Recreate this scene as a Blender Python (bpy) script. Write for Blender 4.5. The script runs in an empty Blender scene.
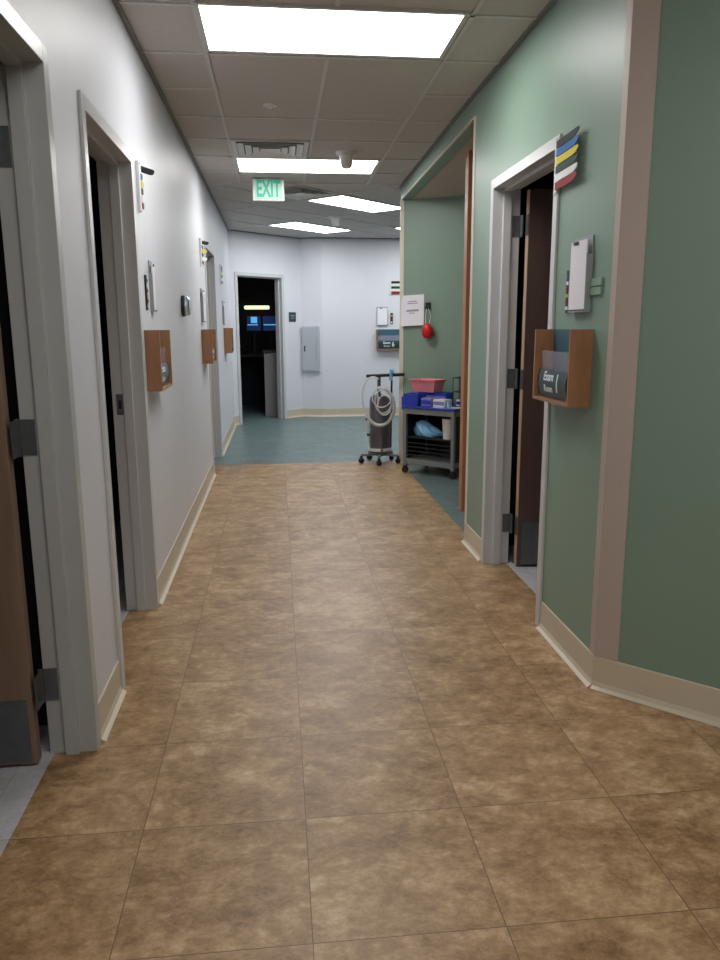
import bpy, bmesh, math, random
from mathutils import Vector, Matrix
random.seed(4)
PI = math.pi
scn = bpy.context.scene
COL = scn.collection

# ------------------------------------------------------------------ camera
F_PX = 760.13
pitch, yaw, roll = 0.1980, 0.1059, -0.0047
Fv = Vector((math.sin(yaw)*math.cos(pitch), math.cos(yaw)*math.cos(pitch), -math.sin(pitch)))
Rv = Vector((math.cos(yaw), -math.sin(yaw), 0)); Uv = Rv.cross(Fv)
c_, s_ = math.cos(roll), math.sin(roll)
Rv, Uv = Rv*c_ + Uv*s_, Uv*c_ - Rv*s_
cam_data = bpy.data.cameras.new('camera')
cam = bpy.data.objects.new('camera', cam_data); COL.objects.link(cam)
m3 = Matrix((Rv, Uv, -Fv)).transposed()
cam.matrix_world = Matrix.Translation((0, 0, 1.39)) @ m3.to_4x4()
cam_data.sensor_fit = 'VERTICAL'; cam_data.sensor_height = 32.0
cam_data.lens = F_PX/960*32.0
cam_data.clip_start = 0.02
scn.camera = cam

# ------------------------------------------------------------------ world, exposure
w = bpy.data.worlds.new('world'); scn.world = w; w.use_nodes = True
w.node_tree.nodes['Background'].inputs[0].default_value = (0.02, 0.02, 0.022, 1)
w.node_tree.nodes['Background'].inputs[1].default_value = 0.2
vs = scn.view_settings
vs.view_transform = 'Standard'; vs.look = 'None'; vs.gamma = 1.0; vs.use_curve_mapping = False
vs.exposure = 0.36
LIGHT_NEAR = 10.5      # ceiling troffers along the corridor
LIGHT_FAR = 12.0
LIGHT_BACK = 9.0

# ------------------------------------------------------------------ materials
def srgb(r, g, b):
    f = lambda v: (v/255/12.92) if v/255 <= 0.04045 else ((v/255+0.055)/1.055)**2.4
    return (f(r), f(g), f(b), 1)

def mat(name, col, rough=0.6, metal=0.0, var=0.0, scale=8.0, bump=0.0, bscale=60, emit=0, ecol=None, trans=0, stretch=None, spec=None, alpha=None, coat=0):
    m = bpy.data.materials.new(name); m.use_nodes = True
    nt = m.node_tree; b = nt.nodes['Principled BSDF']
    b.inputs['Base Color'].default_value = col
    b.inputs['Roughness'].default_value = rough
    b.inputs['Metallic'].default_value = metal
    if coat: b.inputs['Coat Weight'].default_value = coat
    if spec is not None: b.inputs['Specular IOR Level'].default_value = spec
    if trans: b.inputs['Transmission Weight'].default_value = trans; b.inputs['IOR'].default_value = 1.3
    if alpha is not None: b.inputs['Alpha'].default_value = alpha
    if emit:
        b.inputs['Emission Color'].default_value = ecol or col
        b.inputs['Emission Strength'].default_value = emit
    tc = nt.nodes.new('ShaderNodeTexCoord')
    src = tc.outputs['Object']
    if stretch:
        mp = nt.nodes.new('ShaderNodeMapping'); mp.inputs['Scale'].default_value = stretch
        nt.links.new(src, mp.inputs[0]); src = mp.outputs[0]
    if var:
        n = nt.nodes.new('ShaderNodeTexNoise'); n.inputs['Scale'].default_value = scale
        n.inputs['Detail'].default_value = 5
        nt.links.new(src, n.inputs['Vector'])
        mr = nt.nodes.new('ShaderNodeMapRange')
        mr.inputs[1].default_value = .3; mr.inputs[2].default_value = .7
        mr.inputs[3].default_value = 1-var; mr.inputs[4].default_value = 1+var
        nt.links.new(n.outputs[0], mr.inputs[0])
        h = nt.nodes.new('ShaderNodeHueSaturation'); h.inputs['Color'].default_value = col
        nt.links.new(mr.outputs[0], h.inputs['Value'])
        nt.links.new(h.outputs[0], b.inputs['Base Color'])
    if bump:
        n2 = nt.nodes.new('ShaderNodeTexNoise'); n2.inputs['Scale'].default_value = bscale
        n2.inputs['Detail'].default_value = 3
        nt.links.new(src, n2.inputs['Vector'])
        bp = nt.nodes.new('ShaderNodeBump'); bp.inputs['Strength'].default_value = bump
        bp.inputs['Distance'].default_value = 0.004
        nt.links.new(n2.outputs[0], bp.inputs['Height']); nt.links.new(bp.outputs[0], b.inputs['Normal'])
    return m

def tile_mat(name, ramp, T, x0, y0, seam, rough, seam_w=0.0013, big=6.0):
    m = bpy.data.materials.new(name); m.use_nodes = True
    nt = m.node_tree; N = nt.nodes; L = nt.links; b = N['Principled BSDF']
    tc = N.new('ShaderNodeTexCoord'); sx = N.new('ShaderNodeSeparateXYZ'); L.new(tc.outputs['Object'], sx.inputs[0])
    def M(op, a, bb=None, cc=None):
        n = N.new('ShaderNodeMath'); n.operation = op
        for i, v in enumerate((a, bb, cc)):
            if v is None: continue
            if isinstance(v, (int, float)): n.inputs[i].default_value = v
            else: L.new(v, n.inputs[i])
        return n.outputs[0]
    u = M('DIVIDE', M('SUBTRACT', sx.outputs[0], x0), T); v = M('DIVIDE', M('SUBTRACT', sx.outputs[1], y0), T)
    cu, cv = M('FLOOR', u), M('FLOOR', v)
    fu, fv = M('ABSOLUTE', M('SUBTRACT', M('FRACT', u), .5)), M('ABSOLUTE', M('SUBTRACT', M('FRACT', v), .5))
    edge = M('GREATER_THAN', M('MAXIMUM', fu, fv), .5-seam_w/T)
    cb = N.new('ShaderNodeCombineXYZ'); L.new(cu, cb.inputs[0]); L.new(cv, cb.inputs[1])
    wn = N.new('ShaderNodeTexWhiteNoise'); L.new(cb.outputs[0], wn.inputs['Vector'])
    # per tile shift of the pattern
    sc = N.new('ShaderNodeVectorMath'); sc.operation = 'SCALE'; sc.inputs['Scale'].default_value = 3.0; L.new(wn.outputs['Color'], sc.inputs[0])
    ad = N.new('ShaderNodeVectorMath'); ad.operation = 'ADD'; L.new(tc.outputs['Object'], ad.inputs[0]); L.new(sc.outputs[0], ad.inputs[1])
    mp = N.new('ShaderNodeMapping'); mp.inputs['Scale'].default_value = (1.0, 1.3, 1); L.new(ad.outputs[0], mp.inputs[0])
    n1 = N.new('ShaderNodeTexNoise'); n1.inputs['Scale'].default_value = big; n1.inputs['Detail'].default_value = 9; n1.inputs['Roughness'].default_value = .72; n1.inputs['Distortion'].default_value = .25
    n2 = N.new('ShaderNodeTexNoise'); n2.inputs['Scale'].default_value = big*4.2; n2.inputs['Detail'].default_value = 8; n2.inputs['Roughness'].default_value = .8; n2.inputs['Distortion'].default_value = .3
    L.new(mp.outputs[0], n1.inputs['Vector']); L.new(mp.outputs[0], n2.inputs['Vector'])
    s = M('ADD', M('MULTIPLY', n1.outputs[0], .55), M('MULTIPLY', n2.outputs[0], .45))
    s = M('ADD', s, M('MULTIPLY', M('SUBTRACT', wn.outputs['Value'], .5), .035))
    cr = N.new('ShaderNodeValToRGB'); L.new(s, cr.inputs[0])
    e = cr.color_ramp.elements
    e[0].position, e[0].color = ramp[0]; e[1].position, e[1].color = ramp[-1]
    for p, c in ramp[1:-1]:
        x = e.new(p); x.color = c
    mx = N.new('ShaderNodeMix'); mx.data_type = 'RGBA'
    L.new(edge, mx.inputs[0]); L.new(cr.outputs[0], mx.inputs[6]); mx.inputs[7].default_value = seam
    L.new(mx.outputs[2], b.inputs['Base Color'])
    rr = M('ADD', M('MULTIPLY', n2.outputs[0], .18), rough-.09); L.new(rr, b.inputs['Roughness'])
    bp = N.new('ShaderNodeBump'); bp.inputs['Strength'].default_value = .18; bp.inputs['Distance'].default_value = .003
    L.new(M('SUBTRACT', n2.outputs[0], edge), bp.inputs['Height']); L.new(bp.outputs[0], b.inputs['Normal'])
    return m

M = {}
M['tan'] = tile_mat('tan_vinyl', [(.36, srgb(112, 82, 50)), (.44, srgb(143, 111, 76)), (.50, srgb(162, 130, 94)), (.56, srgb(182, 151, 114)), (.66, srgb(210, 185, 152))], .4572, .0467, 1.509, srgb(104, 80, 54), .40, .0013)
M['teal_floor'] = tile_mat('teal_vinyl', [(.36, srgb(82, 100, 101)), (.5, srgb(100, 119, 119)), (.66, srgb(128, 144, 143))], .4572, .0467, 1.509, srgb(80, 102, 104), .36, .001)
M['grey_floor'] = tile_mat('grey_vinyl', [(.36, srgb(168, 166, 172)), (.5, srgb(190, 188, 194)), (.66, srgb(210, 208, 214))], .4572, .0467, 1.509, srgb(140, 140, 150), .5, .001)
M['white'] = mat('white_paint', srgb(216, 218, 225), .45, var=.015, scale=2, bump=.12, bscale=220)
M['green'] = mat('green_paint', srgb(129, 154, 138), .42, var=.03, scale=2.2, bump=.12, bscale=220)
M['room_shade'] = mat('unlit_room_shade', srgb(40, 42, 50), .8, var=.03)  # darkness of the unlit rooms put into their wall colour
M['frame'] = mat('frame_enamel', srgb(200, 201, 202), .32, var=.02, scale=6)
M['frame_grey'] = mat('grey_frame_enamel', srgb(178, 181, 180), .32, var=.03, scale=6)
M['base'] = mat('cove_vinyl', srgb(205, 194, 172), .4, var=.03, scale=4)
M['guard'] = mat('corner_guard_vinyl', srgb(184, 170, 161), .5, var=.02, scale=5, bump=.2, bscale=300)
M['cream'] = mat('cream_vinyl', srgb(214, 208, 190), .45)
M['tile'] = mat('ceiling_tile', srgb(196, 190, 184), .9, var=.03, scale=30, bump=.5, bscale=180)
M['soffit'] = mat('soffit_paint', srgb(190, 180, 172), .8, var=.02)
M['tbar'] = mat('ceiling_grid_metal', srgb(205, 203, 200), .5)
M['angle'] = mat('wall_angle_metal', srgb(120, 118, 116), .5)
M['steel'] = mat('steel', srgb(112, 116, 118), .38, metal=.6, var=.08, scale=30)
M['darksteel'] = mat('dark_steel', srgb(68, 72, 76), .4, metal=.5, var=.08, scale=20)
M['door_wood'] = mat('door_wood', srgb(138, 114, 96), .45, var=.12, scale=5, stretch=(6, 6, .5))
M['door_dark'] = mat('dark_door_wood', srgb(96, 76, 70), .45, var=.12, scale=5, stretch=(6, 6, .5))
M['door_edge'] = mat('door_edge_wood', srgb(186, 158, 134), .5, var=.08, scale=6, stretch=(6, 6, .5))
M['wood'] = mat('box_wood', srgb(158, 114, 80), .4, var=.16, scale=7, stretch=(5, 5, .8))
M['post_wood'] = mat('panel_wood', srgb(176, 122, 84), .4, var=.16, scale=5, stretch=(8, 8, .4))
M['tealback'] = mat('teal_card', srgb(58, 96, 110), .5, var=.05)
M['signdark'] = mat('sign_slate', srgb(44, 64, 70), .35, var=.04)
M['text'] = mat('sign_lettering', srgb(232, 240, 240), .5)
M['sidecap'] = mat('sign_cap', srgb(20, 24, 28), .4)
M['acrylic'] = mat('clear_acrylic', srgb(210, 205, 222), .08, alpha=.20)
M['paper'] = mat('paper', srgb(232, 231, 238), .7, var=.01)
M['ink'] = mat('ink', srgb(150, 150, 165), .8)
M['plastic_w'] = mat('white_plastic', srgb(225, 225, 222), .4)
M['plastic_g'] = mat('grey_plastic', srgb(150, 156, 160), .4)
M['plastic_green'] = mat('green_switch_plastic', srgb(128, 156, 134), .4)
M['black'] = mat('black_plastic', srgb(22, 24, 28), .45)
M['chrome'] = mat('silver_trim', srgb(200, 208, 214), .25, metal=.7)
M['panel'] = mat('electrical_panel_enamel', srgb(178, 184, 192), .4, var=.02)
M['panel_dark'] = mat('panel_seam', srgb(120, 128, 138), .5)
for k, c in dict(black=(24, 30, 34), blue=(40, 104, 168), yellow=(214, 196, 66), green=(24, 66, 46), white=(226, 228, 230), red=(140, 32, 36)).items():
    M['f_'+k] = mat('flag_'+k, srgb(*c), .55, spec=.25)
M['diff'] = mat('troffer_diffuser', (1, 1, 1, 1), .5, emit=LIGHT_NEAR, ecol=(1, .985, .965, 1))
M['diff_far'] = mat('troffer_diffuser_far', (1, 1, 1, 1), .5, emit=LIGHT_FAR, ecol=(.97, .99, 1, 1))
M['diff_back'] = mat('troffer_diffuser_back', (1, 1, 1, 1), .5, emit=LIGHT_BACK, ecol=(1, .97, .93, 1))
M['exit_panel'] = mat('exit_panel', srgb(150, 188, 176), .4, emit=.12, ecol=srgb(180, 230, 210))
M['exit_text'] = mat('exit_letters', srgb(24, 140, 116), .4, emit=.22, ecol=srgb(40, 190, 155))
M['pink'] = mat('pink_plastic', srgb(242, 146, 152), .35)
M['bluebin'] = mat('blue_plastic', srgb(38, 62, 172), .35)
M['lilac'] = mat('lilac_card', srgb(128, 128, 196), .5)
M['cartgrey'] = mat('cart_grey', srgb(122, 128, 130), .45, var=.03)
M['cartdark'] = mat('cart_dark', srgb(20, 23, 28), .5)
M['bag'] = mat('light_blue_bag', srgb(130, 190, 232), .5, var=.15, scale=30)
M['hose'] = mat('white_hose', srgb(216, 218, 220), .4)
M['canister'] = mat('grey_canister', srgb(104, 104, 108), .35, metal=.4, var=.06, scale=14)
M['redth'] = mat('red_plastic', srgb(196, 28, 36), .35)
M['counter'] = mat('grey_laminate', srgb(150, 146, 150), .5, var=.03)
M['screen'] = mat('blue_screen', srgb(10, 40, 90), .3, emit=.12, ecol=srgb(20, 80, 160))
M['window'] = mat('screen_window', srgb(90, 170, 230), .3, emit=.8, ecol=srgb(90, 170, 230))
M['warm'] = mat('warm_lamp', (1, .8, .65, 1), .4, emit=1.2, ecol=srgb(255, 214, 186))

# ------------------------------------------------------------------ mesh helpers
class MB:
    def __init__(s): s.v = []; s.f = []; s.m = []
    def add(s, vs, fs, mi=0, X=None):
        o = len(s.v)
        s.v += [tuple(X @ Vector(v)) if X else tuple(v) for v in vs]
        s.f += [tuple(i+o for i in f) for f in fs]; s.m += [mi]*len(fs); return s
    def box(s, x0, x1, y0, y1, z0, z1, mi=0, X=None):
        v = [(x, y, z) for z in (z0, z1) for y in (y0, y1) for x in (x0, x1)]
        return s.add(v, [(0, 2, 3, 1), (4, 5, 7, 6), (0, 1, 5, 4), (2, 6, 7, 3), (0, 4, 6, 2), (1, 3, 7, 5)], mi, X)
    def prism(s, pts, z0, z1, mi=0, X=None):      # polygon in xy, extruded z
        a = sum(p[0]*q[1]-q[0]*p[1] for p, q in zip(pts, pts[1:]+pts[:1]))
        if a < 0: pts = pts[::-1]
        n = len(pts)
        v = [(x, y, z0) for x, y in pts]+[(x, y, z1) for x, y in pts]
        f = [tuple(reversed(range(n))), tuple(range(n, 2*n))]+[(i, (i+1) % n, (i+1) % n+n, i+n) for i in range(n)]
        return s.add(v, f, mi, X)
    def lathe(s, prof, n=24, mi=0, X=None):       # prof (r,z)
        v = []; f = []
        for r, z in prof:
            for k in range(n):
                a = 2*PI*k/n; v.append((r*math.cos(a), r*math.sin(a), z))
        for i in range(len(prof)-1):
            for k in range(n):
                f.append((i*n+k, i*n+(k+1) % n, (i+1)*n+(k+1) % n, (i+1)*n+k))
        f.append(tuple(reversed(range(n)))); f.append(tuple(range((len(prof)-1)*n, len(prof)*n)))
        return s.add(v, f, mi, X)
    def tube(s, pts, r, n=8, mi=0, closed=False):
        P = [Vector(p) for p in pts]; v = []; f = []
        for i, p in enumerate(P):
            a = P[i-1] if (i > 0 or closed) else p; b = P[(i+1) % len(P)] if (i < len(P)-1 or closed) else p
            d = (b-a).normalized(); u = d.orthogonal().normalized() if i == 0 else (u-d*u.dot(d)).normalized()
            w_ = d.cross(u)
            for k in range(n):
                t = 2*PI*k/n; v.append(p+(u*math.cos(t)+w_*math.sin(t))*r)
        m_ = len(P)
        for i in range(m_ if closed else m_-1):
            for k in range(n):
                j = (i+1) % m_; f.append((i*n+k, i*n+(k+1) % n, j*n+(k+1) % n, j*n+k))
        if not closed: f.append(tuple(reversed(range(n)))); f.append(tuple(range((m_-1)*n, m_*n)))
        return s.add(v, f, mi)
    def build(s, name, mats, parent=None, loc=None, rz=0, bevel=0, smooth=False, rot=None):
        me = bpy.data.meshes.new(name); me.from_pydata(s.v, [], s.f); me.validate()
        if not isinstance(mats, (list, tuple)): mats = [mats]
        for m in mats: me.materials.append(M[m] if isinstance(m, str) else m)
        for p, mi in zip(me.polygons, s.m): p.material_index = mi
        o = bpy.data.objects.new(name, me); COL.objects.link(o)
        if parent: o.parent = parent
        if loc: o.location = loc
        if rz: o.rotation_euler = (0, 0, rz)
        if rot: o.rotation_euler = rot
        if bevel:
            b = o.modifiers.new('bevel', 'BEVEL'); b.width = bevel; b.segments = 2; b.limit_method = 'ANGLE'; b.angle_limit = .6
        if smooth:
            for p in me.polygons: p.use_smooth = True
            me.set_sharp_from_angle(angle=math.radians(40))
        return o

def struct(o): o['kind'] = 'structure'; return o
def tag(o, label, cat, group=None):
    o['label'] = label; o['category'] = cat
    if group: o['group'] = group
    return o
def thing(name, label, cat, loc=(0, 0, 0), rz=0, group=None, st=False):
    o = bpy.data.objects.new(name, None); COL.objects.link(o); o.location = loc; o.rotation_euler = (0, 0, rz)
    o.empty_display_size = .1
    if st: o['kind'] = 'structure'
    if label: tag(o, label, cat, group)
    return o
def kids(o): return [c for c in list(bpy.data.objects) if c.parent == o]
def dup(root, loc, rz, label, group=None):
    def cp(o, par):
        c = o.copy(); COL.objects.link(c)
        if par: c.parent = par
        for ch in kids(o): cp(ch, c)
        return c
    r = cp(root, None); r.location = loc; r.rotation_euler = (0, 0, rz); r['label'] = label
    if group: r['group'] = group
    return r
def text_mesh(name, txt, size, m, parent, mtx, depth=.001, align='CENTER', sx=1.0, bold=0):
    cu = bpy.data.curves.new(name, 'FONT'); cu.body = txt; cu.size = size; cu.extrude = depth; cu.align_x = align; cu.align_y = 'CENTER'
    cu.offset = bold
    t = bpy.data.objects.new(name+'_tmp', cu); COL.objects.link(t)
    dg = bpy.context.evaluated_depsgraph_get(); me = bpy.data.meshes.new_from_object(t.evaluated_get(dg))
    bpy.data.objects.remove(t)
    me.transform(mtx @ Matrix.Diagonal((sx, 1, 1, 1)))
    me.materials.clear(); me.materials.append(M[m])
    o = bpy.data.objects.new(name, me); COL.objects.link(o); o.parent = parent
    return o

H = 2.735; LX = -.645; RX = 1.2; WT = .13; SOF = 2.61
# ------------------------------------------------------------------ floors
CY = 7.86
mb = MB()
mb.prism([(LX-WT, -3.2), (3.4, -3.2), (3.4, .4), (1.33, 2.8), (1.33, 4.75), (1.25, 4.75), (1.25, CY), (LX-WT, CY)], -.05, 0)
struct(mb.build('floor', 'tan'))
mb = MB(); mb.prism([(LX-WT, CY), (1.25, CY), (1.25, 4.75), (4.6, 4.75), (4.6, 14.2), (-2.6, 14.2), (-2.6, CY)], -.05, 0)
struct(mb.build('floor_far', 'teal_floor'))
mb = MB(); mb.box(-3.4, LX-WT, -.2, CY, -.05, .001)
struct(mb.build('floor_left_rooms', 'grey_floor'))
mb = MB(); mb.prism([(1.33, 2.8), (3.4, .4), (3.4, 4.75), (1.33, 4.75)], -.05, .001)
struct(mb.build('floor_right_room', 'grey_floor'))

# ------------------------------------------------------------------ walls
def wall_seg(mb, p0, p1, t, z0, z1, mi=0):        # face line p0->p1, thickness to the right of the direction when t>0
    a, b = Vector(p0), Vector(p1); d = (b-a).normalized(); n = Vector((d.y, -d.x))*t
    mb.prism([tuple(a), tuple(b), tuple(b+n), tuple(a+n)], z0, z1, mi)

DH = 2.125    # door opening height
D1 = (1.47, 2.405); D2 = (2.885, 3.725); D3 = (7.39, 8.36); DR = (3.315, 4.255)
mb = MB()
G = .027
ys = [(-3.2, D1[0]-G), (D1[1]+G, D2[0]-G), (D2[1]+G, D3[0]-G), (D3[1]+G, 11.17)]
for a, b in ys: mb.box(LX-WT, LX, a, b, 0, H)
for a, b in (D1, D2, D3): mb.box(LX-WT, LX, a-G, b+G, DH+G, H)
struct(mb.build('wall_left', 'white'))
mb = MB()
mb.box(RX, RX+WT, 2.66, DR[0]-G, 0, H); mb.box(RX, RX+WT, DR[1]+G, 4.75, 0, H); mb.box(RX, RX+WT, DR[0]-G, DR[1]+G, DH+G, H)
struct(mb.build('wall_right', 'green'))
mb = MB(); mb.prism([(RX, 2.66), (3.3, .56), (3.4, .66), (1.33, 2.73), (1.33, 2.66)], 0, H)
struct(mb.build('wall_right_angled', 'green'))
mb = MB(); mb.prism([(RX, 4.75), (1.24, 7.75), (1.34, 7.75), (1.30, 4.75)], SOF, H)
struct(mb.build('wall_alcove_header', 'green'))
mb = MB(); mb.prism([(1.24, 7.75), (2.9, 6.72), (2.95, 6.82), (1.26, 7.87)], 0, H)
struct(mb.build('wall_alcove_back', 'green'))
mb = MB(); mb.box(2.7, 2.8, 4.75, 6.95, 0, H)
struct(mb.build('wall_alcove_side', 'green'))
mb = MB(); mb.prism([(1.30, 4.75), (2.75, 4.75), (2.75, 6.9), (1.33, 7.74)], SOF, SOF+.05)
struct(mb.build('ceiling_alcove', 'soffit'))
# far angled wall with door 4
A = Vector((LX-.005, 11.17)); B = Vector((.385, 12.16)); dA = (B-A).normalized(); angA = math.atan2(dA.y, dA.x); LA = (B-A).length
D4 = (.145, 1.01)
def onA(u, off=0): p = A+dA*u+Vector((-dA.y, dA.x))*off; return (p.x, p.y)
mb = MB()
XA = Matrix.Translation((A.x, A.y, 0)) @ Matrix.Rotation(angA, 4, 'Z')
mb.box(0, D4[0]-G, 0, WT, 0, H, 0, XA); mb.box(D4[1]+G, LA, 0, WT, 0, H, 0, XA); mb.box(D4[0]-G, D4[1]+G, 0, WT, DH+G, H, 0, XA)
struct(mb.build('wall_far_angled', 'white'))
mb = MB(); mb.prism([(.385, 12.16), (.70, 12.06), (4.6, 12.13), (4.6, 12.25), (.3, 12.25)], 0, H)
struct(mb.build('wall_far', 'white'))
mb = MB(); mb.box(4.5, 4.6, 6.0, 12.2, 0, H); mb.box(2.85, 4.6, 6.6, 6.7, 0, H)
struct(mb.build('wall_far_right', 'white'))
mb = MB(); mb.box(-.8, 3.4, -3.3, -3.2, 0, H); mb.box(3.3, 3.4, -3.2, .66, 0, H)
struct(mb.build('wall_back', 'white'))
# unlit side rooms
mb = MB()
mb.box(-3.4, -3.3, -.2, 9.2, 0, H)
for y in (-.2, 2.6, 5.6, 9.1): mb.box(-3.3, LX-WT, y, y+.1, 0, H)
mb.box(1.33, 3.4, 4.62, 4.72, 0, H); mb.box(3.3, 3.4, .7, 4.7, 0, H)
struct(mb.build('wall_side_rooms', 'room_shade'))
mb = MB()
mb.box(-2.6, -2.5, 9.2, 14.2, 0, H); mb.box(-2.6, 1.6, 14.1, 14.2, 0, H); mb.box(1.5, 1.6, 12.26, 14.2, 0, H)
struct(mb.build('wall_office', 'room_shade'))

# ------------------------------------------------------------------ ceiling
mb = MB(); mb.box(-3.4, 4.6, -3.3, 14.2, H, H+.06)
struct(mb.build('ceiling', 'tile'))
mb = MB()
def bar(x0, x1, y0, y1): mb.box(x0, x1, y0, y1, H-.006, H+.001)
def barx(y, x0, x1): bar(x0, x1, y-.010, y+.010)
def bary(x, y0, y1): bar(x-.010, x+.010, y0, y1)
GX = (-.315, .29, .89); P = .585; Y0 = 3.605
GE = 7.63
for x in (GX[0], GX[2]): bary(x, -3.2, GE)
k = -11
while Y0+k*P < GE:
    y = Y0+k*P
    barx(y, LX, GX[0]); barx(y, GX[2], RX)
    if k not in (2,): barx(y, GX[0], GX[1])
    if k not in (2,): barx(y, GX[1], GX[2])
    k += 1
bary(GX[1], 4.19, 6.53); bary(GX[1], 7.1, GE); bary(GX[1], 1.25, 3.6)
barx(GE, LX, 1.24)
# rotated grid of the far lobby
def clipbar(px, py, dx, dy):
    # march along the line and keep the stretch inside the lobby
    def inside(x, y): return y > GE and (x > LX if y < 11.17 else (y-11.17 < (x-LX)*.962)) and y < 12.1 and x < 4.5 and (x < 1.24 or y > 7.87)
    run = []; t = -9
    while t < 9:
        x, y = px+dx*t, py+dy*t
        if inside(x, y): run.append(t)
        elif run:
            seg(px, py, dx, dy, run); run = []
        t += .04
def seg(px, py, dx, dy, run):
    if len(run) < 3: return
    a = Vector((px+dx*run[0], py+dy*run[0])); b = Vector((px+dx*run[-1], py+dy*run[-1])); n = Vector((-dy, dx))*.010
    mb.prism([tuple(a+n), tuple(b+n), tuple(b-n), tuple(a-n)], H-.006, H+.001)
q = math.sqrt(.5)
O3 = Vector((.70, 8.20))
for k in range(-6, 9):
    p = O3+Vector((-q, q))*(k*P); clipbar(p.x, p.y, q, q)
for k in range(-6, 9):
    p = O3+Vector((q, q))*(k*P*2); clipbar(p.x, p.y, -q, q)
struct(mb.build('trim_1', 'tbar'))
mb = MB()
mb.box(LX, LX+.022, -3.2, 11.17, H-.012, H); mb.box(RX-.022, RX, 2.66, 4.75, H-.012, H)
mb.prism([(RX, 4.75), (RX-.022, 4.75), (1.218, 7.75), (1.24, 7.75)], H-.012, H)
mb.box(0, LA, -.022, 0, H-.012, H, 0, XA)
mb.prism([(.385, 12.16), (.70, 12.06), (4.5, 12.13), (4.5, 12.105), (.70, 12.035), (.385, 12.135)], H-.012, H)
mb.prism([(RX, 2.66), (3.3, .56), (3.3, .53), (RX-.02, 2.64)], H-.012, H)
struct(mb.build('trim_2', 'angle'))

# ------------------------------------------------------------------ baseboards and corner guards
def base(mb, p0, p1):                       # wall surface on the right of travel p0->p1, foot flares to the left
    a, b = Vector(p0), Vector(p1); d = (b-a).normalized(); n = Vector((-d.y, d.x)); L_ = (b-a).length
    prof = [(0, .132), (.004, .132), (.006, .128), (.006, .028), (.012, .012), (.026, .003), (.026, .0), (0, 0)]
    v = [(a.x+n.x*o, a.y+n.y*o, z) for o, z in prof]+[(b.x+n.x*o, b.y+n.y*o, z) for o, z in prof]
    k = len(prof); f = [tuple(range(k)), tuple(reversed(range(k, 2*k)))]+[(i, i+k, (i+1) % k+k, (i+1) % k) for i in range(k)]
    mb.add(v, f)
mb = MB()
for a, b in [(D1[1]+.055, D2[0]-.055), (D2[1]+.055, D3[0]-.055), (D3[1]+.055, 11.16), (-3.2, D1[0]-.055)]: base(mb, (LX, b), (LX, a))
struct(mb.build('baseboard_left', 'base'))
mb = MB(); base(mb, (RX, 2.655), (RX, DR[0]-.055)); base(mb, (RX, DR[1]+.055), (RX, 4.75)); base(mb, (3.3, .56), (RX, 2.66))
struct(mb.build('baseboard_right', 'base'))
mb = MB()
base(mb, onA(D4[0]-.055), onA(0)); base(mb, onA(LA), onA(D4[1]+.055)); base(mb, (.70, 12.06), (.385, 12.16)); base(mb, (4.5, 12.13), (.70, 12.06))
struct(mb.build('baseboard_far', 'base'))
mb = MB(); base(mb, (2.7, 6.845), (1.24, 7.75))
struct(mb.build('baseboard_alcove', 'base'))
mb = MB()      # wide guard wrapping the bend
mb.prism([(RX, 2.70), (RX-.004, 2.70), (RX-.004, 2.656), (1.262, 2.591), (1.265, 2.595), (RX, 2.66)], .132, H-.012)
struct(mb.build('trim_3', 'guard'))
mb = MB(); mb.prism([(RX-.004, 4.71), (RX-.004, 4.754), (RX+WT, 4.754), (RX+WT, 4.75), (RX, 4.75), (RX, 4.71)], 0, SOF)
struct(mb.build('trim_4', 'cream'))
mb = MB(); mb.prism([(1.268, 7.729), (1.234, 7.744), (1.253, 7.875), (1.26, 7.872), (1.243, 7.752), (1.270, 7.735)], 0, SOF)
struct(mb.build('trim_5', 'cream'))
mb = MB(); mb.prism([(RX-.003, 4.75), (1.236, 7.755), (1.25, 7.755), (RX+.012, 4.75)], SOF-.004, SOF+.006)
struct(mb.build('trim_6', 'cream'))
# wooden full height panel at the alcove
mb = MB(); mb.box(1.372, 1.40, 5.57, 5.66, 0, SOF-.002); mb.box(1.40, 2.68, 5.60, 5.63, 0, SOF-.002)
struct(mb.build('trim_7', 'post_wood', bevel=.002))

# ------------------------------------------------------------------ doors
def door_frame(n, loc, rz, w, mname='frame'):
    # local x along the wall over the opening 0..w, local -y towards the corridor, wall face at y=0
    t = thing('door_%d' % n, None, None, (loc[0], loc[1], 0), rz, st=True)
    pr = [(-.05, -.012), (0, -.012), (0, .045), (.016, .045), (.016, .088), (0, .088), (0, WT+.012), (-.05, WT+.012), (-.05, WT), (-.024, WT), (-.024, 0), (-.05, 0)]
    mb = MB()
    mb.prism(pr, 0, DH+.05)
    mb.prism([(w-x, y) for x, y in pr], 0, DH+.05)
    # head: profile in (z,y)
    X = Matrix(((0, 0, 1, 0), (0, 1, 0, 0), (-1, 0, 0, DH), (0, 0, 0, 1)))
    mb.prism(pr, 0, w, 0, X)
    mb.build('frame', mname, t, bevel=.0015)
    return t
def hinge(parent, x, y, z, sgn=1):
    mb = MB()
    mb.box(x-.003, x+.001, y-.03, y+.012, z-.055, z+.055)
    mb.lathe([(.007, z-.055), (.007, z+.055)], 10, 0, Matrix.Translation((x+.006*sgn, y+.016, 0)))
    mb.box(x+.0, x+.04*sgn if sgn > 0 else x, y+.014, y+.018, z-.055, z+.055)
    mb.build('hinge', 'steel', parent)

RZL = PI/2     # local x -> +Y, local -y -> +X
# door 1
d1 = door_frame(1, (LX, D1[0]), RZL, D1[1]-D1[0], 'frame_grey'); W1 = D1[1]-D1[0]
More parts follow.
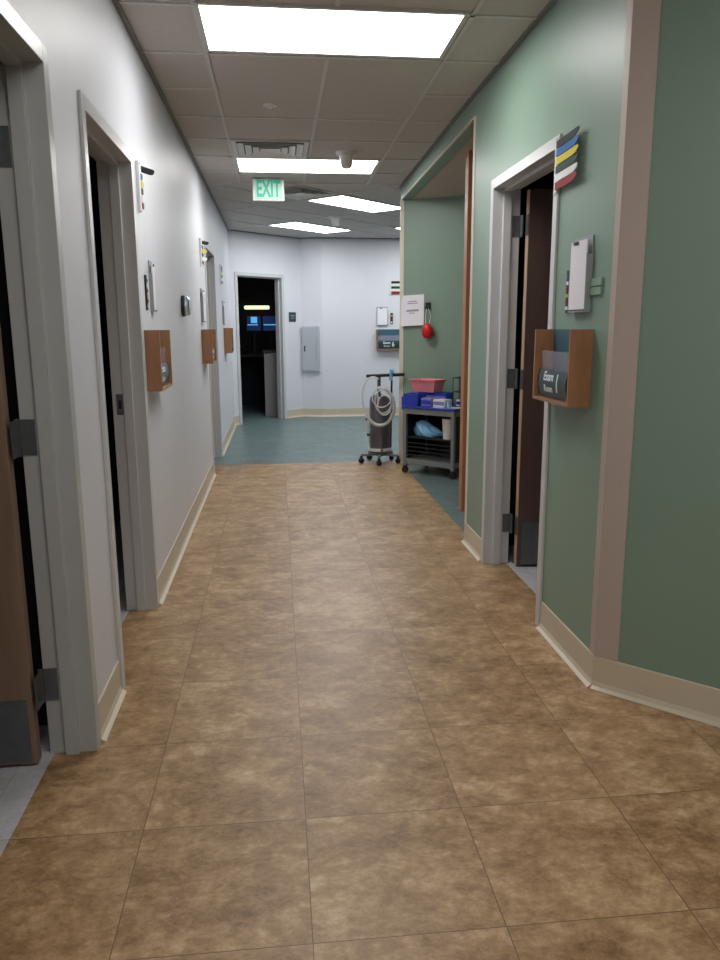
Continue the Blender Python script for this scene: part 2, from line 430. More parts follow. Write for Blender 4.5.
# local coordinates: x = Y-D1[0], y = LX - X
mb = MB(); mb.box(W1-.075, W1-.032, WT+.03, WT+.03+.91, .012, DH-.01, 0)
leaf = mb.build('leaf', 'door_wood', d1, bevel=.002)
mb = MB(); mb.box(W1-.0765, W1-.0745, WT+.045, WT+.92, .02, .235); mb.build('kick_plate', 'steel', leaf)
mb = MB(); mb.lathe([(.0, 0), (.028, 0), (.028, .01), (.01, .012), (.01, .05), (.0, .05)], 16, 0, Matrix.Translation((W1-.075, WT+.86, 1.0)) @ Matrix.Rotation(-PI/2, 4, 'Y'))
mb.tube([(W1-.118, WT+.86, 1.0), (W1-.118, WT+.75, 1.0)], .009); mb.build('handle', 'steel', leaf, smooth=True)
for z in (.25, 1.065, 1.90):
    mb = MB(); mb.box(W1-.004, W1-.001, WT-.032, WT+.012, z-.055, z+.055)
    mb.box(W1-.075, W1-.004, WT+.013, WT+.018, z-.055, z+.055)
    mb.lathe([(.007, z-.058), (.007, z+.058)], 10, 0, Matrix.Translation((W1-.012, WT+.018, 0)))
    mb.build('hinge', 'steel', d1)
# door 2 (leaf stands open out of sight), strike plate
d2 = door_frame(2, (LX, D2[0]), RZL, D2[1]-D2[0]); W2 = D2[1]-D2[0]
mb = MB(); mb.box(W2-.003, W2+.0005, .092, .124, .985, 1.085); mb.box(W2-.004, W2-.003, .10, .114, 1.015, 1.055, 1)
mb.build('strike_plate', ['steel', 'black'], d2)
mb = MB(); mb.box(0.0, .043, WT+.02, WT+.85, .012, DH-.01); mb.build('leaf', 'door_wood', d2)
d3 = door_frame(3, (LX, D3[0]), RZL, D3[1]-D3[0])
mb = MB(); mb.box(D3[1]-D3[0]-.05, D3[1]-D3[0]-.007, WT+.02, WT+.9, .012, DH-.01); mb.build('leaf', 'door_wood', d3)
d4 = door_frame(4, onA(D4[0]), angA, D4[1]-D4[0])
# door 5 right: local x -> -Y, local -y -> -X : rotation -90
d5 = door_frame(5, (RX, DR[1]), -PI/2, DR[1]-DR[0], 'frame')
# local x = DR[1]-Y, y = X-RX
mb = MB(); mb.box(.045, .090, WT+.035, WT+.035+.87, .012, DH-.012)
leaf = mb.build('leaf', 'door_dark', d5, bevel=.002)
mb = MB(); mb.box(.0440, .0910, WT+.033, WT+.0352, .013, DH-.013)
e_ = mb.build('edge_strip', 'door_edge', leaf); e_['label'] = 'pale wood edge of the open door'
mb = MB(); mb.box(.090, .0925, WT+.06, WT+.88, .02, .27); mb.build('kick_plate', 'steel', leaf)
for z in (.25, 1.10, 1.93):
    mb = MB(); mb.box(.001, .004, WT-.03, WT+.012, z-.055, z+.055)
    mb.box(.004, .045, WT+.014, WT+.018, z-.055, z+.055)
    mb.box(.045, .0915, WT+.0305, WT+.0332, z-.055, z+.055)
    mb.lathe([(.007, z-.058), (.007, z+.058)], 10, 0, Matrix.Translation((.014, WT+.018, 0)))
    mb.build('hinge', 'steel', d5)

# ------------------------------------------------------------------ ceiling troffers
def troffer(x, y, L_, W_, rz, dm, label):
    t = thing('ceiling_light', label, 'light', (x, y, H), rz, 'recessed fluorescent panels in the ceiling')
    f = .022; mb = MB()
    for a in [(0, L_, 0, f), (0, L_, W_-f, W_), (0, f, f, W_-f), (L_-f, L_, f, W_-f)]: mb.box(*a, -.012, 0)
    mb.build('frame', 'tbar', t)
    mb = MB(); mb.box(f, L_-f, f, W_-f, -.008, -.001); mb.build('diffuser', dm, t)
    return t
troffer(GX[0]+.0, 3.56, 1.185, .575, 0, 'diff', 'large bright white ceiling light panel nearest the camera')
troffer(GX[0]+.01, 6.53, 1.185, .575, 0, 'diff', 'bright ceiling light panel set square just behind the air vent')
troffer(.705, 8.21, 1.165, .52, PI/4, 'diff_far', 'diagonal ceiling light panel to the right of the diamond vent')
troffer(.275, 10.26, 1.165, .52, PI/4, 'diff_far', 'diagonal ceiling light panel farthest down the hall above the white wall')
troffer(1.98, 10.44, 1.165, .52, PI/4, 'diff_far', 'far ceiling light of which only a sliver shows beside the green wall')
troffer(GX[0]+.01, .67, 1.185, .575, 0, 'diff_back', 'ceiling light panel over the camera, outside the picture')
troffer(GX[0]+.01, -2.25, 1.185, .575, 0, 'diff_back', 'ceiling light panel behind the camera, outside the picture')

# ------------------------------------------------------------------ air diffusers
def air_vent(cx, cy, s, rz, label):
    t = thing('air_vent', label, 'air vent', (cx, cy, H), rz)
    mb = MB()
    def ring(o, i, zo, zi):
        v = [(x*o, y*o, zo) for x, y in ((-1, -1), (1, -1), (1, 1), (-1, 1))]+[(x*i, y*i, zi) for x, y in ((-1, -1), (1, -1), (1, 1), (-1, 1))]
        v += [(a, b, z+.004) for a, b, z in v]
        f = []
        for k in range(4):
            j = (k+1) % 4
            f += [(k, j, j+4, k+4), (k+8, k+12, j+12, j+8), (k, k+8, j+8, j), (k+4, j+4, j+12, k+12)]
        mb.add(v, f)
    ring(s, s*.88, -.012, -.010)
    mb.build('flange', 'plastic_w', t)
    for k, (o, i) in enumerate(((.86, .70), (.66, .50), (.46, .30))):
        mb = MB()
        ring(s*o, s*i, -.022, -.003)
        mb.build('louver', 'plastic_w', t)
    mb = MB(); mb.box(-s*.27, s*.27, -s*.27, s*.27, -.020, -.017); mb.build('center_plate', 'plastic_w', t)
    mb = MB(); mb.box(-s*.88, s*.88, -s*.88, s*.88, -.003, -.001); mb.build('duct_opening', 'darksteel', t)
    return t
air_vent(-.015, 6.24, .285, 0, 'square louvered white air vent directly in front of the second ceiling light')
air_vent(.27, 8.15, .27, PI/4, 'louvered air vent turned as a diamond beside the exit sign')

# sprinkler, sensors
o = MB().lathe([(0, 0), (.045, 0), (.043, -.006), (.02, -.010), (.018, -.016), (0, -.017)][::-1], 24).build('ceiling_sprinkler_cap', 'plastic_w', loc=(-.007, 5.07, H), smooth=True)
tag(o, 'small round white cap on the ceiling tile between the two nearest lights', 'sprinkler cap')
def sensor(loc, s, label):
    t = thing('ceiling_sensor', label, 'sensor', loc)
    MB().lathe([(0, -.03), (.075, -.03), (.09, -.012), (.092, 0), (0, 0)], 24, 0, Matrix.Scale(s, 4)).build('mounting_plate', 'plastic_w', t, smooth=True)
    MB().lathe([(0, -.13), (.03, -.128), (.046, -.115), (.052, -.07), (.06, -.031), (0, -.03)], 24, 0, Matrix.Scale(s, 4)).build('dome', 'plastic_w', t, smooth=True)
sensor((.575, 6.30, H), .95, 'white cone shaped sensor hanging in front of the second ceiling light')
sensor((.75, 9.75, H), .95, 'small white cone shaped sensor hanging between the two diagonal ceiling lights')

# exit sign
t = thing('exit_sign', 'green lit EXIT sign hanging from the ceiling', 'exit sign', (-.045, 7.40, H))
mb = MB(); mb.box(-.145, .145, -.02, .02, -.205, -.004); mb.build('housing', 'plastic_w', t, bevel=.012)
mb = MB(); mb.box(-.125, .125, -.024, -.0205, -.19, -.02); fp = mb.build('face', 'exit_panel', t, bevel=.001)
text_mesh('lettering', 'EXIT', .20, 'exit_text', fp, Matrix.Translation((0, -.0255, -.105)) @ Matrix.Rotation(PI/2, 4, 'X'), .001, sx=.54, bold=.006)
mb = MB(); mb.box(-.03, .03, -.012, .012, -.004, 0); mb.build('mount', 'plastic_w', t)

# ------------------------------------------------------------------ room sign boxes
# local: x along the wall (width), y=0 wall, -y out into the room, z from 0
def sign_box(name, loc, rz, w, h, d, words, num, label):
    t = thing(name, label, 'room sign box', loc, rz, 'wooden room sign boxes along the walls')
    th = .012; z1 = h
    for a in (0, w-th):
        mb = MB(); mb.box(a, a+th, -d, -.001, 0, z1); mb.build('side_panel', 'wood', t, bevel=.001)
    mb = MB(); mb.box(th, w-th, -d, -.001, 0, th); mb.build('bottom_panel', 'wood', t, bevel=.001)
    mb = MB(); mb.box(th, w-th, -.010, -.001, th, z1); mb.build('back_panel', 'tealback', t)
    mb = MB(); mb.box(th+.01, w-th-.01, -d+.028, -d+.031, th, h*.70); mb.build('clear_pocket', 'acrylic', t)
    # curved plate
    n = 10; pts = []
    zb, zt = th+.012, h*.44
    for k in range(n+1):
        a = k/n; z = zb+(zt-zb)*a; y = -d+.018-.009*math.sin(PI*a); pts.append((y, z))
    pts2 = [(y+.004, z) for y, z in pts[::-1]]
    X = Matrix(((0, 0, 1, 0), (1, 0, 0, 0), (0, 1, 0, 0), (0, 0, 0, 1)))
    mb = MB(); mb.prism(pts+pts2, th+.03, w-th-.04, 0, X)
    pl = mb.build('sign_plate', 'signdark', t, smooth=True)
    for a in (th+.024, w-th-.04):
        mb = MB(); mb.prism([(y-.0015, z) for y, z in pts]+[(-d+.027, pts[-1][1]), (-d+.027, pts[0][1])], a, a+.006, 0, X)
        mb.build('end_cap', 'sidecap', t)
    if words:
        cx = (w-.01)/2; zc = (zb+zt)/2
        def wrap(txt, size, x, z, sx, bold):
            # lettering pressed onto the curved plate
            o = text_mesh('lettering', txt, size, 'text', pl, Matrix.Identity(4), .0004, sx=sx, bold=bold)
            bmx = bmesh.new(); bmx.from_mesh(o.data)
            for q_ in range(-12, 13):
                bmesh.ops.bisect_plane(bmx, geom=bmx.verts[:]+bmx.edges[:]+bmx.faces[:], plane_co=(0, q_*.006, 0), plane_no=(0, 1, 0))
            for v in bmx.verts:
                zz = z+v.co.y; a_ = min(1, max(0, (zz-zb)/(zt-zb)))
                v.co = (x+v.co.x, -d+.018-.009*math.sin(PI*a_)-.0012-v.co.z, zz)
            bmx.to_mesh(o.data); bmx.free()
        wrap(words[0], .052, cx-.038, zc+.026, 1, .0008)
        wrap(words[1], .040, cx-.038, zc-.024, 1, .0004)
        if num: wrap(num, .105, cx+.062, zc, .8, .0012)
    return t
sign_box('room_sign_box', (RX, 3.245, 1.082), -PI/2, .41, .297, .092, ('Exam', 'Room'), '1', 'wooden box with the Exam Room 1 plate on the green wall beside the open door')
sign_box('room_sign_box', (LX, 3.86, 1.085), PI/2, .38, .297, .074, ('Exam', 'Room'), '', 'nearest wooden sign box on the white left wall')
sign_box('room_sign_box', (LX, 6.72, 1.09), PI/2, .41, .29, .092, ('Exam', 'Room'), '', 'middle one of the three wooden sign boxes on the left wall')
sign_box('room_sign_box', (LX, 9.52, 1.09), PI/2, .41, .30, .092, ('Exam', 'Room'), '', 'farthest wooden sign box on the left wall, near the dark doorway')
sign_box('room_sign_box', (1.545, 12.075, 1.045), .018, .41, .315, .092, ('Exam', 'Room'), '6', 'teal backed sign box marked 6 on the far white wall above the hose stand')

# ------------------------------------------------------------------ room flags
FC = ['black', 'blue', 'yellow', 'green', 'white', 'red']
def flags(loc, rz, label, L_=.25, out=None, side=1, zs=.033, lens=None, cols=FC):
    t = thing('exam_room_flags', label, 'signal flags', loc, rz, 'coloured exam room signal flags')
    n = len(cols); Ht = n*zs
    mb = MB(); mb.box(-.012, .012, -.016, -.001, -.015, Ht+.018); mb.box(-.006, .006, -.022, -.016, -.012, -.004); mb.box(-.006, .006, -.022, -.016, Ht+.004, Ht+.012)
    mb.build('mounting_rail', 'plastic_w', t, bevel=.002)
    for k, c in enumerate(cols):
        z = Ht-(k+1)*zs
        # flag outline: parallel with a slanted rounded tip
        a, b = .002, zs-.002; L_ = (lens or [L_]*n)[k]
        pts = [(.010, a), (L_*.70, a), (L_*.85, a+.003), (L_*.95, a+.010), (L_, b-.010), (L_, b-.002), (L_-.01, b), (.010, b)]
        ang = (out or {}).get(k, .03)
        X = Matrix.Translation((0, -.020, z)) @ Matrix.Scale(1, 4) @ Matrix.Rotation(-ang, 4, 'Z') @ Matrix.Rotation(PI/2, 4, 'X')
        if side < 0: X = Matrix.Diagonal((-1, 1, 1, 1)) @ X
        mb = MB(); mb.prism(pts, -.0015, .0015, 0, X)
        f = mb.build('flag', 'f_'+c, t); f['label'] = c+' flag'
    return t
flags((RX, 3.285, 1.95), -PI/2, 'rail of six coloured flags folded out on the green wall above the door corner', L_=.27)
flags((LX, 3.905, 1.95), PI/2, 'signal flags on the left wall with a single black flag swung out', lens=[.12, .05, .07, .05, .07, .05], out={0: .42, 1: .02, 2: .02, 3: .02, 4: .02, 5: .02})
flags((LX, 6.90, 1.93), PI/2, 'signal flags on the left wall above the middle wooden sign box', L_=.11, out={0: .5, 2: .3, 4: .3})
flags((LX, 9.25, 1.90), PI/2, 'signal flags on the left wall nearest the far corner', L_=.12, out={})
flags((1.775, 12.08, 1.90), 0.018, 'signal flags on the far white wall beside the green wall', L_=.2, out={}, zs=.039, cols=['black', 'white', 'green', 'white', 'red'])

# ------------------------------------------------------------------ chart holders and dot strips
def chart(loc, rz, label, w=.17, h=.27, d=.035):
    t = thing('chart_holder', label, 'chart holder', loc, rz, 'clear chart holders by the exam rooms')
    mb = MB(); mb.box(0, w, -.006, -.001, 0, h+.015); mb.build('back_plate', 'plastic_g', t)
    mb = MB(); mb.box(0, w, -d, -.006, 0, .006); mb.box(0, .004, -d, -.006, .006, h*.8); mb.box(w-.004, w, -d, -.006, .006, h*.8)
    mb.build('tray', 'plastic_g', t)
    mb = MB(); mb.box(.006, w-.006, -d, -d+.006, .010, h); mb.build('card', 'paper', t, bevel=.001)
    mb = MB(); mb.box(w*.25, w*.5, -d-.005, -d+.008, h-.012, h-.002); mb.build('clip', 'black', t)
    return t
def dots(loc, rz, label, n=6, h=.17):
    t = thing('tab_strip', label, 'label strip', loc, rz, 'narrow tab strips beside the chart holders')
    mb = MB(); mb.box(0, .04, -.008, -.001, 0, h); mb.build('backing', 'black', t, bevel=.001)
    cs = ['f_white', 'f_red', 'f_yellow', 'f_red', 'f_white', 'f_blue']
    for k in range(n):
        z = .012+k*(h-.02)/n; mb = MB(); mb.box(.010, .030, -.012, -.0085, z, z+(h-.02)/n*.55); mb.build('tab', cs[k % 6], t)
chart((RX, 3.05, 1.445), -PI/2, 'white chart card in a holder on the green wall above the wooden box', d=.026)
dots((RX, 3.125, 1.445), -PI/2, 'dark strip with small coloured tabs on the green wall beside the chart card')
chart((LX, 4.10, 1.475), PI/2, 'chart holder on the left wall above the nearest wooden sign box', w=.10, h=.24, d=.02)
dots((LX, 3.96, 1.48), PI/2, 'dark tab strip on the left wall above the nearest wooden sign box')
chart((LX, 6.78, 1.44), PI/2, 'chart holder on the left wall above the middle wooden sign box', d=.025)
chart((LX, 9.42, 1.43), PI/2, 'chart holder on the left wall above the farthest wooden sign box', d=.025)
chart((1.56, 12.07, 1.42), .018, 'chart holder with white card on the far white wall above the teal box', w=.17, h=.27, d=.02)
dots((1.775, 12.075, 1.44), .018, 'grey tab strip on the far white wall above the teal box', n=3)

# wall plate on green wall
t = thing('wall_plate', 'pair of small green plastic wall plates beside the wide beige strip', 'wall plate', (RX, 2.775, 1.505), -PI/2)
for k in range(2):
    mb = MB(); mb.box(-.10, -.0, -.010, -.0005, k*.033, k*.033+.030); mb.build('cover', 'plastic_green', t, bevel=.002)
t.location.y = 2.775

# thermostat dial on left wall
t = thing('wall_dial', 'round silver and black dial on the white left wall', 'thermostat', (LX, 5.46, 1.54), PI/2)
RX90 = Matrix.Rotation(PI/2, 4, 'X')
MB().lathe([(0, .001), (.072, .001), (.072, .02), (.06, .024), (0, .024)], 32, 0, RX90).build('base_ring', 'black', t, smooth=True)
MB().lathe([(0, .0245), (.066, .0245), (.066, .045), (.056, .056), (0, .058)], 32, 0, RX90).build('dial', 'chrome', t, smooth=True)

# room plate by door 4
t = thing('room_number_plate', 'small square grey plate on the white wall right of the far dark doorway', 'wall sign', (*onA(1.155), 1.48), angA)
mb = MB(); mb.box(0, .15, -.008, -.001, 0, .145); mb.build('plate', 'signdark', t, bevel=.003)
mb = MB(); mb.box(.03, .12, -.010, -.0082, .085, .10); mb.box(.045, .105, -.010, -.0082, .05, .062); mb.build('raised_symbol', 'plastic_g', t)

# electrical panel
bdir = math.atan2(12.06-12.16, .70-.385)
t = thing('electrical_panel', 'tall grey metal electrical panel on the far white wall', 'electrical panel', (.40, 12.155, .715), bdir)
mb = MB(); mb.box(0, .275, -.05, -.001, 0, .70); mb.build('cabinet', 'panel', t, bevel=.003)
mb = MB(); mb.box(.02, .215, -.056, -.0505, .025, .675); dr = mb.build('door', 'panel', t, bevel=.002)
mb = MB(); mb.box(.035, .055, -.064, -.0565, .31, .40); mb.build('latch', 'darksteel', dr)
mb = MB(); mb.box(.232, .236, -.052, -.0503, .17, .55); mb.build('trim_groove', 'panel_dark', t)

# ------------------------------------------------------------------ notice on the alcove wall and the red thing
gd = Vector((2.9-1.24, 6.72-7.75)).normalized(); ga = math.atan2(gd.y, gd.x)
def onG(u): p = Vector((1.24, 7.75))+gd*u; return (p.x, p.y)
t = thing('paper_notice', 'white paper notice taped on the green alcove wall', 'notice', (*onG(.02), 1.40), ga)
t.rotation_euler.y = -.04
n = 8; vv = []; ff = []
mb = MB()
for k in range(n+1):
    a = k/n; z = .30*a; y = -.004-.030*(1-a)**1.5
    for x in (0, .245): vv.append((x, y, z))
for k in range(n): ff.append((2*k, 2*k+1, 2*k+3, 2*k+2))
m_ = len(vv); vv += [(x, y+.0012, z) for x, y, z in vv]; ff += [tuple(i+m_ for i in reversed(f)) for f in ff]
ff += [(0, m_, m_+1, 1), (m_-2, m_-1, 2*m_-1, 2*m_-2)]
mb.add(vv, ff); sh = mb.build('sheet', 'paper', t)
mb = MB()
for z, a, b in [(.235, .08, .17), (.215, .07, .18), (.15, .06, .19), (.14, .06, .19), (.12, .09, .15)]:
    mb = MB(); y = -.006-.030*(1-z/.30)**1.5; mb.box(a, b, y-.0008, y, z, z+.007)
    mb.build('printed_line', 'ink', sh)
t = thing('hanging_red_holder', 'small red rounded object hanging by a cord from a black hook on the green wall', 'hanging object', (*onG(.315), 1.28), ga)
MB().lathe([(0, 0), (.03, .004), (.052, .03), (.058, .065), (.05, .10), (.028, .125), (.012, .135), (0, .136)], 24, 0, Matrix.Translation((0, -.06, 0)) @ Matrix.Diagonal((1.05, .8, 1.1, 1))).build('body', 'redth', t, smooth=True)
mb = MB(); mb.tube([(-.02, -.06, .14), (-.028, -.045, .22), (-.02, -.03, .30)], .004); mb.tube([(.018, -.06, .14), (.03, -.05, .22), (-.01, -.03, .31)], .004); mb.build('cord', 'hose', t, smooth=True)
mb = MB(); mb.box(-.04, .01, -.02, -.001, .28, .35); mb.box(-.035, .0, -.045, -.02, .29, .31); mb.build('hook', 'black', t, bevel=.004)

# ------------------------------------------------------------------ hose stand
SX, SY = 1.04, 7.80
t = thing('hose_stand', 'wheeled stand with grey canister and coiled white hose beside the cart', 'medical stand', (SX, SY, 0))
mb = MB()
for k in range(5):
    a = math.radians(-100+72*k)
    mb.box(0, .205, -.014, .014, .075, .098, 0, Matrix.Rotation(a, 4, 'Z'))
mb.lathe([(.045, .07), (.045, .11), (.02, .12)], 20)
mb.build('star_base', 'cartgrey', t, bevel=.003)
for k in range(5):
    a = math.radians(-100+72*k); cx, cy = .20*math.cos(a), .20*math.sin(a)
    mb = MB(); X = Matrix.Translation((cx, cy, .029)) @ Matrix.Rotation(a+.4, 4, 'Z') @ Matrix.Rotation(PI/2, 4, 'X')
    mb.lathe([(0, -.020), (.024, -.020), (.028, -.015), (.028, -.004), (.022, -.003), (.022, .003), (.028, .004), (.028, .015), (.024, .020), (0, .020)], 18, 0, X)
    mb.box(-.014, .014, -.012, .012, .055, .076, 0, Matrix.Translation((cx, cy, 0)))
    mb.build('caster', 'black', t, smooth=True)
mb = MB(); mb.tube([(.0, .10, .09), (.0, .135, .40), (.0, .135, .90)], .011); mb.tube([(.0, -.135, .10), (.0, -.135, .30)], .008)
mb.build('pole', 'steel', t, smooth=True)
mb = MB(); mb.tube([(-.02, -.125, .70), (-.02, -.125, .90)], .012); mb.tube([(.115, -.02, .62), (.115, -.06, .91)], .010); mb.tube([(-.02, -.125, .895), (0, .13, .90)], .010)
mb.tube([(.115, .0, .12), (.118, -.02, .64)], .008)
mb.build('upright', 'darksteel', t, smooth=True)
mb = MB(); mb.tube([(-.155, -.125, .91), (.235, -.11, .92)], .017); mb.build('handle', 'black', t, smooth=True)
mb = MB(); mb.lathe([(0, .12), (.112, .12), (.116, .135), (.116, .165), (.108, .17), (.108, .64), (.10, .68), (.07, .71), (.03, .725), (0, .726)], 32)
mb.build('canister', 'canister', t, smooth=True)
mb = MB(); mb.lathe([(.112, .128), (.122, .132), (.122, .158), (.112, .162)], 32); mb.build('bottom_ring', 'hose', t, smooth=True)
def loop(cx, cz, rx, rz, y, ph, sweep, n=44, dy=.0, wob=.0):
    return [(cx+rx*math.cos(ph+sweep*k/n), y+dy*k/n+wob*math.sin(7*k/n), cz+rz*math.sin(ph+sweep*k/n)) for k in range(n+1)]
mb = MB()
mb.tube(loop(-.02, .60, .145, .19, -.155, -PI*.9, PI*1.45), .017, 10)        # wide hose hanging round the canister
mb.tube(loop(-.09, .70, .115, .20, -.165, PI*.35, PI*1.0), .009, 8)
mb.tube(loop(.01, .66, .085, .12, -.185, .3, 2*PI, dy=-.004), .0075, 8)
mb.tube(loop(.02, .62, .070, .10, -.200, 1.3, 2*PI, dy=.004), .0075, 8)
mb.tube(loop(-.01, .70, .095, .10, -.210, 2.3, 2*PI, dy=-.004), .006, 8)
mb.tube([(-.14, -.15, .50), (-.15, -.14, .38), (-.13, -.13, .30), (-.14, -.12, .22)], .008, 8)
mb.build('hose', 'hose', t, smooth=True)
mb = MB(); mb.box(-.165, -.12, -.14, -.11, .46, .485); mb.box(-.15, -.12, -.14, -.11, .30, .33); mb.build('valve', 'black', t, bevel=.004)
mb = MB(); mb.box(.080, .112, -.14, -.100, .86, .95); mb.box(.085, .128, -.15, -.10, .935, .975); c_o = mb.build('clamp', 'bag', t, bevel=.008); c_o['label'] = 'pale blue clamp on the handle'

# ------------------------------------------------------------------ utility cart
ca = math.atan2(6.80-7.20, 1.585-1.185)
ct = thing('utility_cart', 'grey utility cart with dark open shelves standing askew in the alcove', 'cart', (1.185, 7.20, 0), ca)
CW, CD, CH = .575, .40, .655       # local x along front, y backwards
CX_ = lambda x, y, z: (x, y, z)
mb = MB(); mb.box(-.012, CW+.012, -.012, CD+.012, CH-.022, CH); mb.build('top', 'bluebin', ct, bevel=.006)
mb = MB(); mb.box(0, CW, 0, .02, CH-.075, CH-.022); mb.box(0, CW, CD-.02, CD, CH-.075, CH-.022); mb.box(0, .02, 0, CD, CH-.075, CH-.022); mb.box(CW-.02, CW, 0, CD, CH-.075, CH-.022); mb.build('top_rail', 'cartgrey', ct, bevel=.003)
for x in (0, CW-.035):
    for y in (-.002, CD-.033):
        mb = MB(); mb.box(x, x+.035, y, y+.035, .075, CH-.02); mb.build('leg', 'cartgrey', ct, bevel=.005)
mb = MB(); mb.box(.004, CW-.004, .004, CD-.004, .095, .145); mb.build('bottom_shelf', 'cartgrey', ct, bevel=.004)
mb = MB(); mb.box(.034, CW-.034, .012, CD-.01, .348, .36); mb.build('middle_shelf', 'cartdark', ct)
mb = MB(); mb.box(.034, CW-.034, CD-.02, CD-.012, .145, CH-.07)
mb.build('back_panel', 'cartdark', ct)
for x in (.008, CW-.016):
    mb = MB(); mb.box(x, x+.008, .034, CD-.034, .145, CH-.07); mb.build('side_panel', 'cartdark', ct)
mb = MB()
for z in (.18, .22, .26, .30): mb.box(.036, CW-.036, .012, .018, z, z+.006)
mb.build('basket_wire', 'darksteel', ct)
for x in (.0175, CW-.0175):
    for y in (.0155, CD-.0175):
        mb = MB(); X = Matrix.Translation((x, y, .034)) @ Matrix.Rotation(.5, 4, 'Z') @ Matrix.Rotation(PI/2, 4, 'X')
        mb.lathe([(0, -.014), (.028, -.014), (.033, -.009), (.033, .009), (.028, .014), (0, .014)], 20, 0, X)
        mb.box(x-.016, x+.016, y-.016, y+.016, .06, .076); mb.build('caster', 'black', ct, smooth=True)
CTX = Matrix.Translation((1.185, 7.20, 0)) @ Matrix.Rotation(ca, 4, 'Z')
def onC(x, y, z): p = CTX @ Vector((x, y, z)); return (p.x, p.y, p.z)
def open_bin(mb, w, d, h, fl=.012, t_=.004):
    b = [(fl, fl), (w-fl, fl), (w-fl, d-fl), (fl, d-fl)]; tp = [(0, 0), (w, 0), (w, d), (0, d)]
    v = [(x, y, 0) for x, y in b]+[(x, y, h) for x, y in tp]
    v += [(x+(t_ if x < w/2 else -t_), y+(t_ if y < d/2 else -t_), t_) for x, y in b]+[(x+(t_ if x < w/2 else -t_), y+(t_ if y < d/2 else -t_), h) for x, y in tp]
    f = [(3, 2, 1, 0), (8, 9, 10, 11)]
    for k in range(4):
        j = (k+1) % 4; f += [(k, j, j+4, k+4), (k+8, k+12, j+12, j+8), (k+4, j+4, j+12, k+12)]
    return mb.add(v, f)
tag(open_bin(MB(), .17, .15, .115, .008).build('storage_bin', 'bluebin', loc=onC(.0, .0, CH), rz=ca, bevel=.003), 'royal blue plastic bin on the left end of the cart top', 'bin')
# small pieces on top
mb = MB(); mb.box(0, .24, 0, .02, 0, .002); mb.box(.11, .24, .0, .14, 0, .002); mb.box(.13, .235, .006, .11, .0022, .004, 0, Matrix.Rotation(.06, 4, 'Z'))
tag(mb.build('paper_sheets', 'paper', loc=onC(.335, .005, CH+.0005), rz=ca), 'loose white papers on the right front of the cart top', 'papers')
def cartbox(x, y, z, w, d, h, mname, lid, label, group='small supply boxes on the cart'):
    t = thing('supply_box', label, 'box', onC(x, y, z), ca+random.uniform(-.05, .05), group)
    mb = MB(); mb.box(0, w, 0, d, 0, h); mb.build('carton', mname, t, bevel=.002)
    mb = MB(); mb.box(.004, w-.004, -.0012, 0, h*.25, h*.75); mb.build('front_label', lid, t)
cartbox(.185, .03, CH+.005, .12, .12, .075, 'lilac', 'bluebin', 'lilac supply box right beside the blue bin')
cartbox(.320, .03, CH+.005, .13, .12, .068, 'plastic_w', 'lilac', 'pale supply box between the lilac box and the wire rack')
cartbox(.02, .22, CH+.001, .32, .14, .118, 'bluebin', 'lilac', 'dark blue supply box under the pink basin')
# pink basin
t = thing('wash_basin', 'pink plastic basin perched above the boxes on the cart', 'basin', onC(-.05, .175, CH+.1195), ca)
open_bin(MB(), .29, .20, .12, .028).build('tub', 'pink', t, bevel=.01)
mb = MB(); mb.box(-.012, .302, -.012, .001, .114, .12); mb.box(-.012, .302, .199, .212, .114, .12); mb.box(-.012, .001, .001, .199, .114, .12); mb.box(.289, .302, .001, .199, .114, .12); mb.build('rim', 'pink', t)
# wire rack
mb = MB()
for z in (.005, .14, .27):
    mb.tube([(0, 0, z), (.16, 0, z), (.16, .22, z), (0, .22, z)], .004, 6, closed=True)
for x, y in [(0, 0), (.08, 0), (.16, 0), (.16, .11), (.16, .22), (0, .22), (.08, .22), (0, .11)]: mb.tube([(x, y, .003), (x, y, .27)], .0035, 6)
tag(mb.build('wire_rack', 'black', loc=onC(.455, .16, CH+.002), rz=ca), 'black wire rack on the right end of the cart top', 'rack')
cartbox(.475, .19, CH+.008, .10, .12, .06, 'plastic_w', 'bluebin', 'white supply box inside the black wire rack')
mb = MB(); mb.lathe([(0, 0), (.02, 0), (.022, .03), (.012, .045), (.012, .06), (0, .061)], 16)
tag(mb.build('small_bottle', 'bag', loc=onC(.475, .06, CH+.003), smooth=True), 'small pale blue bottle on the cart top before the wire rack', 'bottle')
# side pouch
mb = MB(); mb.box(-.05, -.006, .06, .26, .0, .13); mb.box(-.006, .0, .10, .12, .11, .15)
tag(mb.build('side_pouch', 'bluebin', loc=onC(-.014, 0, CH-.05), rz=ca, bevel=.008), 'blue pouch hung on the left side of the cart, behind the hose', 'pouch')
# bag and cup on the middle shelf
bm = bmesh.new(); bmesh.ops.create_icosphere(bm, subdivisions=4, radius=1)
for v in bm.verts:
    p = v.co; a = math.atan2(p.y, p.x)
    r = 1+.16*math.sin(3*a+2*p.z)+.10*math.sin(7*a+5*p.z)+.07*math.sin(11*p.x+9*p.z)
    z = max(p.z, -.55)+.55
    v.co = Vector((p.x*.145*r, p.y*.085*r, z*.075*(1.15-.55*p.x)))
me = bpy.data.meshes.new('plastic_bag'); bm.to_mesh(me); bm.free(); me.materials.append(M['bag'])
for p in me.polygons: p.use_smooth = True
o = bpy.data.objects.new('plastic_bag', me); COL.objects.link(o); o.location = onC(.20, .13, .3605); o.rotation_euler = (0, 0, ca)
tag(o, 'crumpled light blue plastic bag on the dark middle shelf of the cart', 'plastic bag')
mb = MB(); mb.lathe([(0, 0), (.052, 0), (.064, .185), (.067, .19), (.060, .19), (.048, .006), (0, .006)], 24)
tag(mb.build('white_bucket', 'plastic_w', loc=onC(.455, .10, .3605), smooth=True), 'white cup shaped bucket on the middle shelf of the cart', 'bucket')

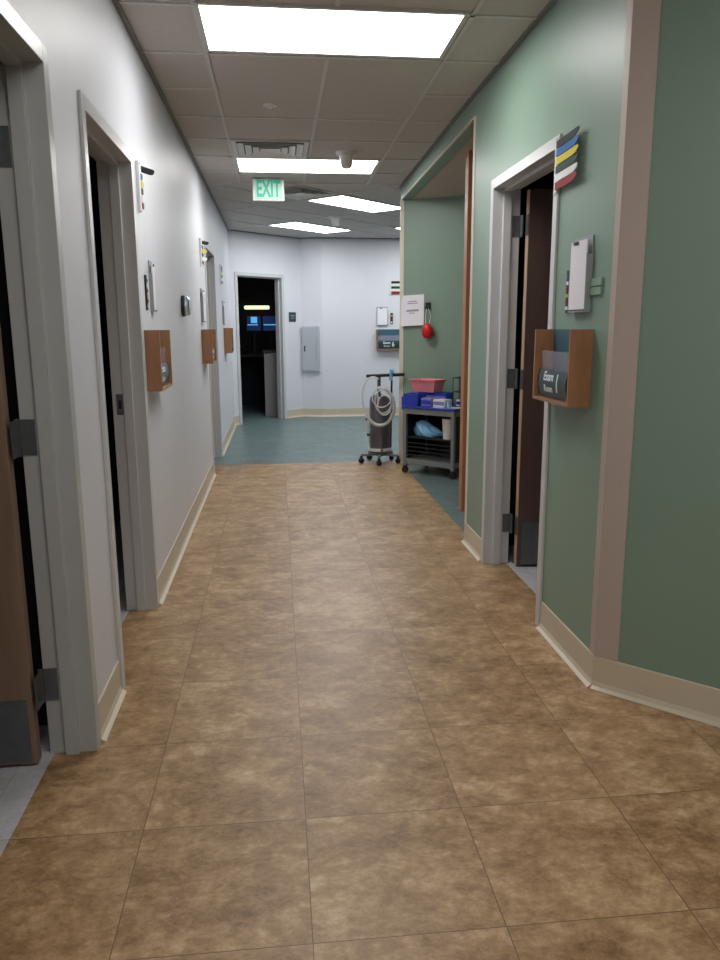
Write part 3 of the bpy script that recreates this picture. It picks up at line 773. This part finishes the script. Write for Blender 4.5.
# ------------------------------------------------------------------ office beyond the far doorway
t = thing('office_desk', 'dark desk along the back of the unlit office', 'desk', (-1.6, 13.45, 0))
mb = MB(); mb.box(0, 1.9, 0, .6, .90, .94); mb.build('desktop', 'cartdark', t, bevel=.003)
for x in (0, 1.86):
    mb = MB(); mb.box(x, x+.04, .02, .58, 0, .90); mb.build('side_panel', 'cartdark', t)
t = thing('reception_counter', 'grey counter unit just inside the far dark doorway', 'counter', (-.215, 12.32, 0))
mb = MB(); mb.box(.0, .60, 0, .55, 0, 1.00); mb.build('body', 'counter', t, bevel=.002)
mb = MB(); mb.box(-.02, .62, -.02, .57, 1.001, 1.035); mb.build('countertop', 'cartdark', t, bevel=.004)
for x, W_, lab in ((-.53, .26, 'left blue computer screen glowing in the dark office'), (-.25, .30, 'right blue computer screen glowing in the dark office')):
    t = thing('computer_monitor', lab, 'monitor', (x, 13.72, .941), 0, 'monitors on the office desk')
    mb = MB(); mb.box(W_*.2, W_*.8, -.06, .12, 0, .012); mb.box(W_/2-.02, W_/2+.02, .02, .035, .012, .50); mb.build('stand', 'black', t)
    mb = MB(); mb.box(0, W_, 0, .019, .395, .66); mb.build('bezel', 'black', t, bevel=.003)
    mb = MB(); mb.box(.010, W_-.010, -.002, -.0002, .405, .65); s_o = mb.build('screen', 'screen', t)
    if W_ < .28:
        mb = MB(); mb.box(.08, .19, -.0035, -.0022, .535, .64); mb.build('open_window', 'window', s_o)
    mb = MB(); mb.box(.02, W_-.06, -.0035, -.0022, .495, .512); mb.build('task_bar', 'window', s_o)
t = thing('shelf_lamp', 'warm glowing strip lamp under the wall cabinet in the dark office', 'lamp', (-.62, 13.72, 1.70))
mb = MB(); mb.box(0, .62, 0, .10, .075, .10); mb.build('housing', 'cartdark', t)
mb = MB(); mb.box(.06, .50, .01, .09, .01, .074); mb.build('tube_cover', 'warm', t, bevel=.02)
t = thing('wall_cabinet', 'dark wall cabinet above the glowing lamp in the unlit office', 'cabinet', (-1.3, 13.70, 1.801))
mb = MB(); mb.box(0, 1.9, 0, .38, 0, .6); mb.build('body', 'cartdark', t)
for k in range(3):
    mb = MB(); mb.box(.01+k*.632, .62+k*.632, -.018, -.001, .01, .59); mb.build('cabinet_door', 'cartdark', t, bevel=.002)
